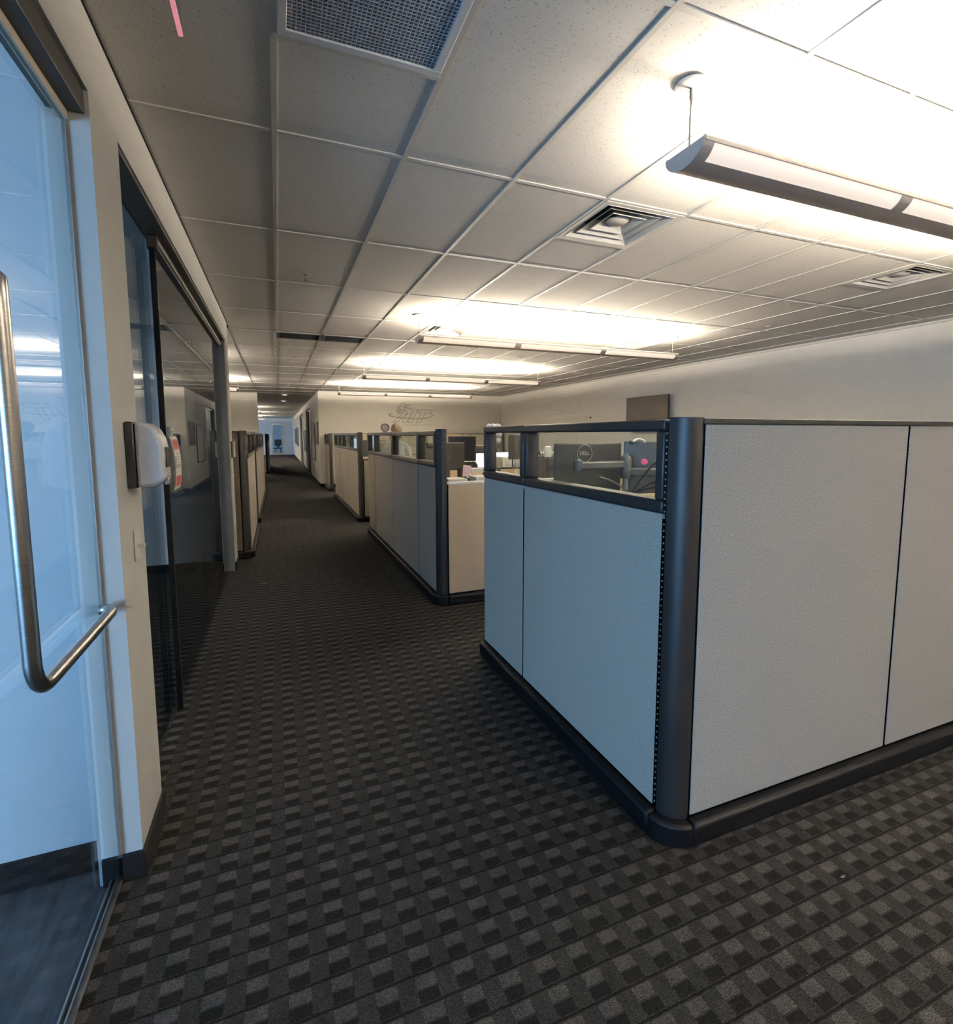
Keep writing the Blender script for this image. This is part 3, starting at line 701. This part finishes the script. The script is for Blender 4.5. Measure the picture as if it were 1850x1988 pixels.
tag(MB().lathe([(.05, 0), (.075, .02), (.085, .055), (.08, .058), (.07, .022), (.045, .006)], (1.72, 3.15, .74), 22).build('white_bowl', WHITE), 'white bowl on the near worktop', 'bowl')

# pod B front: tray, papers, pink card, boxes on the white ledge
t = thing('letter_tray', 'two-tier dark letter tray with papers at the end partition ledge', 'tray', (1.66, 4.86, .74))
for dz in (.36, .455):
    MB().box(-.12, -.14, dz, .12, .14, dz + .006).box(-.12, -.14, dz + .006, -.114, .14, dz + .03).box(.114, -.14, dz + .006, .12, .14, dz + .03).build('tray_shelf', DARKP, t, .002)
for sx in (-.115, .115):
    for sy in (-.13, .13): MB().tube([(sx, sy, 0), (sx, sy, .46)], .005, 6).build('leg', DARKP, t)
box('paper_stack', PAPER, (-.10, -.12, .462, .10, .12, .48), t)
t = thing('desk_sign', 'small pale pink card leaning above the white ledge', 'card', (1.80, 5.05, .74)); 
o = box('card', PINKP, (-.045, -.003, .48, .045, .003, .60), t, .002); o.rotation_euler = (0, math.radians(7), 0)
MB().tube([(.05, .01, 0), (.05, .01, .50)], .005, 6).build('holder', DARKP, t); box('foot', DARKP, (.0, -.04, 0, .1, .05, .012), t, .003)
tag(MB().box(1.86, 4.76, .74, 2.25, 4.97, 1.235).build('document_box', OFFW, None, .004), 'long off-white flat box at the white ledge', 'box')
t = thing('desk_phone', 'off-white bracket phone holder behind the white ledge', 'phone', (1.98, 5.25, .74))
MB().box(-.06, -.03, .0, .0, .03, .54).box(0, -.03, .50, .15, .03, .55).build('bracket', OFFW, t, .006)
box('foot', BLACKP, (-.08, -.06, 0, .06, .06, .015), t, .003)
tag(MB().box(2.17, 5.23, .74, 2.34, 5.36, 1.27).build('desk_speaker', BLACKP, None, .006), 'small black box right behind the white ledge', 'speaker')
monitor('monitor', 'large black monitor back behind the end post of the second cubicle', (1.80, 5.58, .74), 0, .46, .30, .53)
monitor('monitor', 'tilted black monitor next to the large one in the second cubicle', (2.14, 5.95, .74), math.radians(-50), .40, .30, .60)
monitor('monitor', 'lit bluish-white monitor beyond the spine partition', (3.38, 7.6, .74), PI + .1, .46, .28, .36, lit=True)
monitor('monitor', 'second lit pale monitor beyond the spine partition, farther left', (3.12, 7.75, .74), PI - .1, .30, .24, .38, lit=True)
monitor('monitor', 'pale blue lit screen seen through the third cubicle glazing', (1.80, 12.75, .74), PI, .34, .28, .56, lit=True)
monitor('monitor', 'black monitor back above the end of the third cubicle', (1.78, 10.1, .74), .2, .50, .32, .50)
t = thing('monitor', 'black monitor on a tall cone-footed post right of the near mullion', 'monitor', (3.13, 5.93, .74), group='computer monitors')
MB().tube([(0, 0, .01), (0, 0, .93)], .018, 10).box(-.10, -.02, .78, 0, .02, .83).build('post', BLACKP, t); MB().lathe([(.10, .66), (.09, .69), (.03, .76), (.02, .78)]).build('cone_collar', BLACKP, t); MB().lathe([(.12, 0), (.11, .015)]).build('foot', BLACKP, t)
MB().prism([(-.34, .05), (-.10, -.02), (-.11, .01), (-.33, .08)], .60, .92, 'z').build('back_cover', DARKP, t, .006)
t = thing('printer', 'grey desktop printer on the spine worktop', 'printer', (3.54, 6.26, .74))
MB().box(-.16, -.14, 0, .16, .14, .60).build('cabinet', DARKP, t, .01); MB().box(-.15, -.13, .60, .15, .13, .68).build('lid', GREYP, t, .02); box('paper_slot', BLACKP, (-.12, -.145, .42, .12, -.138, .50), t)
t = thing('desk_lamp', 'small white lamp with a curved cord beside the ring-logo monitor', 'lamp', (3.37, 5.98, .74))
MB().lathe([(.05, .62), (.055, .70), (.045, .76), (.02, .77)]).build('shade', OFFW, t); MB().tube([(0, 0, 0), (0, 0, .63)], .01, 8).build('stem', BLACKP, t)
MB().tube([(-.05, 0, .74), (-.08, 0, .72), (-.085, 0, .66), (-.06, 0, .60), (-.01, 0, .5)], .004, 6).build('cord', BLACKP, t)
# white scalloped lamp
t = thing('tiered_lamp', 'white tiered ruffled lamp whose top shows over the near partition', 'lamp', (2.19, 5.08, .74))
m = MB()
def ruffle(z, r, hh, nb):
    mm = MB()
    for k in range(nb):
        a = 2 * PI * k / nb; mm.ball((r * math.cos(a), r * math.sin(a), z), r * .62, r * .62, hh, 10, 7)
    return mm
for z, r, hh, nb in ((1.005, .055, .035, 6), (.93, .062, .03, 7), (.86, .055, .032, 6)): ruffle(z, r, hh, nb).build('ruffle_tier', WHITE, t)
MB().tube([(0, 0, .01), (0, 0, 1.02)], .012, 10).build('stem', DARKP, t); MB().lathe([(.09, 0), (.085, .014), (.02, .02)]).build('foot', DARKP, t)
# binders on a cabinet beyond the spine
t = thing('storage_cabinet', 'tan storage cabinet behind the spine partition carrying binders', 'cabinet', (3.28, 6.86, 0))
box('body', FABTAN, (-.30, -.16, 0, .45, .16, 1.04), t, .004); box('door', FABTAN, (-.29, -.17, .05, .07, -.16, 1.0), t, .002); box('door', FABTAN, (.08, -.17, .05, .44, -.16, 1.0), t, .002)
for x, wd_, m, l in ((3.05, .15, PAPER, 'wide white binder, leftmost of the row behind the spine'), (3.215, .035, MIDG, 'narrow grey binder beside the wide white one'), (3.26, .05, PAPER, 'white binder with a dark label, third of the row'), (3.32, .05, PAPER, 'plain white binder, fourth of the row'), (3.38, .04, OFFW, 'cream binder next to the red one'), (3.43, .025, REDP, 'thin red binder at the right end of the row')):
    t = thing('binder', l, 'binder', (x + wd_ / 2, 6.86, 1.041), group='binders behind the spine partition')
    hh = .29 if 'cream' not in l else .32
    box('cover', m, (-wd_ / 2, -.12, 0, wd_ / 2, .12, hh), t, .003); box('spine_label', INK if 'dark' in l else OFFW, (-wd_ / 4, -.1215, .17, wd_ / 4, -.12, .26), t)
t = thing('black_printer', 'wide black office machine on a tan cabinet in the second cubicle', 'printer', (3.16, 8.26, 0))
box('cabinet', FABTAN, (-.40, -.21, 0, .40, .21, 1.335), t, .004); MB().box(-.38, -.2, 1.335, .38, .2, 1.46).build('body', BLACKP, t, .01); box('lid', DARKP, (-.2, -.18, 1.46, .36, .18, 1.475), t, .004)
t = thing('shelf_light', 'white shelf edge with a green indicator seen through the second cubicle glazing', 'shelf', (1.66, 8.42, 0))
box('shelf', WHITE, (-.10, -.05, 1.53, .14, .07, 1.552), t, .002); box('side', MIDG, (-.10, -.04, .0, -.09, .06, 1.53), t); box('side', MIDG, (.13, -.04, .0, .14, .06, 1.53), t); box('indicator', GREENL, (-.02, -.055, 1.43, .01, -.05, 1.49), t)
# round ornament
t = thing('round_ornament', 'small round dark-rimmed ornament standing on the second partition top', 'ornament', (1.447, 7.30, 1.70))
MB().tube([(.055 * math.cos(a), -.004, .066 + .052 * math.sin(a)) for a in (2 * PI * k / 24 for k in range(25))], .010, 8, False).build('rim', DARKP, t)
o = MB().lathe([(.05, -.006), (.05, .006)], n=22).build('disc', MIDG, t); o.rotation_euler = (PI / 2, 0, 0); o.location = (0, 0, .066)
MB().lathe([(.03, 0), (.028, .01), (.01, .014)]).build('foot', DARKP, t)

def chair(label, loc, rz):
    t = thing('office_chair', label, 'chair', loc, rz, group='black office chairs')
    MB().prism([(-.24, -.20), (.24, -.20), (.25, .22), (.18, .26), (-.18, .26), (-.25, .22)], .46, .53, 'z').build('seat', DARKP, t, .02)
    P = [(-.20, .72), (.20, .72), (.235, .80), (.235, 1.20), (.19, 1.27), (-.19, 1.27), (-.235, 1.20), (-.235, .80)]
    MB().prism(P, -.26, -.22, 'y').build('backrest', BLACKP, t, .015)
    MB().box(-.03, -.25, .50, .03, -.22, .76).build('back_bar', DARKP, t, .005)
    for s in (-1, 1): MB().tube([(s * .22, .05, .48), (s * .29, .05, .52), (s * .29, .05, .70)], .015, 8).box(s * .29 - .03, -.08, .70, s * .29 + .03, .17, .725).build('armrest', DARKP, t)
    MB().tube([(0, 0, .12), (0, 0, .47)], .028, 12).build('gas_lift', DARKP, t)
    for k in range(5):
        a = 2 * PI * k / 5; c, s = math.cos(a), math.sin(a)
        MB().tube([(0, 0, .12), (.29 * c, .29 * s, .075)], [.025, .018], 8).build('base_leg', DARKP, t)
        MB().tube([(.29 * c - .012, .29 * s, .032), (.29 * c + .012, .29 * s, .032)], .031, 12).build('caster', BLACKP, t)
    return t
ch = chair('black office chair in the second cubicle, its back above the spine partition', (2.58, 6.98, .0), PI - .1)
dup(ch, (3.2, 1.88, 0), .2, 'black office chair hidden behind the nearest partition')
dup(ch, (2.0, 11.2, 0), 2.2, 'black office chair at the third cubicle behind the corner post')
dup(ch, (-.15, 48.4, 0), 2.6, 'dark chair behind the far glazed door, left of two')
dup(ch, (.25, 49.2, 0), 3.6, 'dark chair behind the far glazed door, right of two')

# ------------------------------------------------------------------ television, logo, wall items
t = thing('television', 'flat dark television mounted on the right wall, above the nearest partition', 'television', (7.51, 8.98, 2.11))
MB().box(-.03, -.67, -.38, .005, .67, .38).build('bezel', DARKP, t, .004)
box('screen', TVM, (-.0315, -.66, -.37, -.029, .66, .37), t)
MB().box(.005, -.2, -.15, .08, .2, .15).build('wall_bracket', DARKP, t, .004)
tag(MB().lathe([(.025, 0), (.025, .012), (.01, .02)], n=14).build('wall_hook', BLACKP), 'tiny black hook on the right wall left of the television', 'hook')
k = bpy.data.objects['wall_hook']; k.rotation_euler = (0, -PI / 2, 0); k.location = (XR, 11.25, 2.10)

t = thing('wall_logo', 'thin-outlined AIT lettering with a globe and an orbit ring on the far wall', 'logo', (4.3, YA, 2.35))
def stroke(m, pts, w_, close=False, dep=.008):
    pts = [Vector((x, z)) for x, z in pts]
    if close: pts.append(pts[0])
    for a, c in zip(pts, pts[1:]):
        dr = (c - a)
        if dr.length < 1e-4: continue
        dr.normalize(); nn = Vector((-dr.y, dr.x)) * w_ / 2; a2 = a - dr * w_ * .4; c2 = c + dr * w_ * .4
        m.prism([tuple(a2 + nn), tuple(a2 - nn), tuple(c2 - nn), tuple(c2 + nn)], YA - dep, YA - .0005, 'y')
    return m
LT = {'A': [(3.62, 2.09), (4.14, 2.5), (4.3, 2.51), (4.09, 2.08), (3.94, 2.08), (4.15, 2.42), (3.78, 2.09)], 'I': [(4.36, 2.51), (4.48, 2.515), (4.27, 2.08), (4.14, 2.08)],
      'T': [(4.53, 2.51), (5.0, 2.51), (4.95, 2.4), (4.74, 2.4), (4.58, 2.08), (4.44, 2.08), (4.61, 2.4), (4.48, 2.41)]}
for q in LT.values(): stroke(MB(), q, .013, True).build('letter_outline', LOGO, t, 0, True)
def smooth(p, n=5):
    out = []
    for i in range(len(p) - 1):
        a, b_, c, e = p[max(i - 1, 0)], p[i], p[i + 1], p[min(i + 2, len(p) - 1)]
        for k in range(n):
            u = k / n
            out.append(tuple(.5 * (2 * b_[d] + (c[d] - a[d]) * u + (2 * a[d] - 5 * b_[d] + 4 * c[d] - e[d]) * u * u + (3 * b_[d] - a[d] - 3 * c[d] + e[d]) * u ** 3) for d in (0, 1)))
    return out + [p[-1]]
stroke(MB(), smooth([(3.61, 2.38), (3.51, 2.34), (3.53, 2.3), (3.63, 2.27), (3.8, 2.24), (4.03, 2.22), (4.24, 2.21), (4.49, 2.21), (4.73, 2.22), (4.91, 2.26), (5.0, 2.3), (5.01, 2.32), (4.96, 2.35)]), .018, dep=.012).build('orbit_ring', LOGO, t, 0, True)
g = MB()
for p in ([(3.97, 2.73), (4.04, 2.68), (4.15, 2.66), (4.24, 2.67)], [(3.88, 2.66), (4.01, 2.59), (4.15, 2.56), (4.31, 2.56)], [(3.82, 2.58), (3.92, 2.51), (4.03, 2.48), (4.1, 2.48)], [(3.79, 2.53), (3.87, 2.45), (3.97, 2.41)], [(3.78, 2.45), (3.85, 2.39), (3.92, 2.37)],
          [(3.76, 2.53), (3.78, 2.42), (3.82, 2.32)], [(3.83, 2.65), (3.8, 2.53), (3.87, 2.38)], [(3.92, 2.71), (3.87, 2.57), (3.92, 2.41)], [(4.1, 2.7), (4.02, 2.59), (3.97, 2.42)], [(4.17, 2.68), (4.08, 2.55), (4.02, 2.45)]):
    stroke(g, smooth(p, 4), .012)
g.build('globe_lines', LOGO, t, 0, True)
text_obj('tagline', 'WORLDWIDE LOGISTICS', .085, LOGOF, t, (4.475 - 4.3, -.004, 2.005 - 2.35), (PI / 2, 0, 0), .003, 1.09)

def frame(label, y0, y1, z0, z1, m, x=1.25, cat='picture'):
    t = thing('picture_frame', label, cat, (x, (y0 + y1) / 2, z0))
    MB().box(x - .03, y0, z0, x, y1, z0 + .04).box(x - .03, y0, z1 - .04, x, y1, z1).box(x - .03, y0, z0 + .04, x, y0 + .04, z1 - .04).box(x - .03, y1 - .04, z0 + .04, x, y1, z1 - .04).build('frame', BRONZE, t, .003, True)
    box('print', m, (x - .018, y0 + .04, z0 + .04, x - .004, y1 - .04, z1 - .04), t, 0, True)
frame('brown picture in a dark frame by the corridor mouth', 17.35, 18.4, 1.35, 2.1, BROWNP)
frame('tall pale notice in a frame on the corridor wall', 18.8, 20.6, .75, 2.0, PAPER)
frame('pale notice hung low between the two corridor doors', 24.7, 26.6, .9, 1.9, MIDG)
frame('black poster on the corridor wall, nearer of two', 33.6, 36.6, .95, 2.15, BLACKP)
frame('black poster on the corridor wall, farther of two', 37.0, 40.5, 1.05, 2.1, BLACKP)
# dark post beside stub
tag(MB().box(-.78, 18.9, 0, -.60, 19.2, HC).build('corridor_post', BLUEG, None, .01), 'dark blue-grey post just past the wall stub', 'post')

# ------------------------------------------------------------------ person behind the second partition
def person():
    X, Y = 1.79, 8.10
    t = thing('person', 'person with brown hair in a pale shirt standing behind the second glazed partition', 'person', (X, Y, 0), math.radians(-20))
    V = []; E = []; R = []
    def v(p, r, par=None):
        V.append(p); R.append(r if isinstance(r, tuple) else (r, r))
        if par is not None: E.append((par, len(V) - 1))
        return len(V) - 1
    pel = v((0, 0, .98), (.155, .115)); wa = v((0, .0, 1.14), (.135, .10), pel); chs = v((0, 0, 1.33), (.16, .115), wa); sh = v((0, -.01, 1.48), (.12, .085), chs)
    nk = v((0, .005, 1.565), .055, sh); hd1 = v((0, .02, 1.66), (.075, .09), nk); v((0, .01, 1.765), (.068, .085), hd1)
    for s in (-1, 1):
        a = v((s * .175, -.01, 1.475), .062, sh); e = v((s * .205, .02, 1.19), .045, a); wr = v((s * .185, .14, 1.05), .030, e)
        pm = v((s * .175, .27, 1.035), (.034, .02), wr)
        for k in range(4):
            ox = (k - 1.5) * .019; f1 = v((s * .175 + ox, .315, 1.03 - .004 * abs(k - 1)), .0095, pm); f2 = v((s * .175 + ox, .345 - .004 * abs(k - 1.4), 1.012), .0085, f1); v((s * .175 + ox, .355 - .005 * abs(k - 1.4), .99), .0075, f2)
        th = v((s * .165, .275, 1.03), .010, pm); v((s * .155, .305, 1.018), .009, th)
        hp = v((s * .09, 0, .90), .098, pel); kn = v((s * .10, .01, .50), .062, hp); an = v((s * .10, -.02, .10), .042, kn); v((s * .105, .13, .035), (.045, .03), an)
    me = bpy.data.meshes.new('body'); me.from_pydata(V, E, []); 
    o = bpy.data.objects.new('body', me); link(o, t); me.materials.append(SKIN); me.materials.append(SHIRT); me.materials.append(TROUS)
    sk = o.modifiers.new('skin', 'SKIN'); sk.use_smooth_shade = True
    for i, r in enumerate(R): me.skin_vertices[0].data[i].radius = r
    for i in range(len(R)): me.skin_vertices[0].data[i].use_root = (i == 0)
    o.modifiers.new('sub', 'SUBSURF').levels = 2; o.modifiers['sub'].render_levels = 2
    bpy.context.view_layer.update()
    m2 = bpy.data.meshes.new_from_object(o.evaluated_get(bpy.context.evaluated_depsgraph_get())); o.modifiers.clear(); o.data = m2
    m2.materials.clear(); [m2.materials.append(q) for q in (SKIN, SHIRT, TROUS)]
    for p in m2.polygons:
        c = p.center; p.use_smooth = True
        hand = c.y > .19 and .9 < c.z < 1.1
        p.material_index = 2 if (c.z < .97 and not hand) else (0 if (c.z > 1.575 or hand) else 1)
    MB().ball((0, -.005, 1.752), .092, .108, .10, 18, 12).ball((0, -.05, 1.67), .082, .06, .09, 16, 10).build('hair', HAIR, t)
    f = MB()
    MB().ball((0, .112, 1.672), .012, .018, .02, 8, 6).build('nose', SKIN, t)
    for s in (-1, 1):
        MB().ball((s * .030, .098, 1.70), .012, .008, .008, 8, 6).build('eye', WHITE, t); MB().ball((s * .082, .015, 1.69), .010, .02, .03, 8, 6).build('ear', SKIN, t)
    MB().ball((0, .10, 1.625), .024, .008, .007, 8, 6).build('mouth', REDP, t)
    # shirt drape widening below the shoulders
    MB().prism([(-.20, -.115), (.20, -.115), (.215, .10), (-.215, .10)], 1.0, 1.02, 'z')
    return t
person()

tag(MB().ball((0, 0, 0), .02, .008, .004, 8, 6).build('lint_scrap', BLACKP), 'tiny dark scrap lying on the carpet at the lower right', 'scrap')
bpy.data.objects['lint_scrap'].location = (1.92, 1.12, .003)
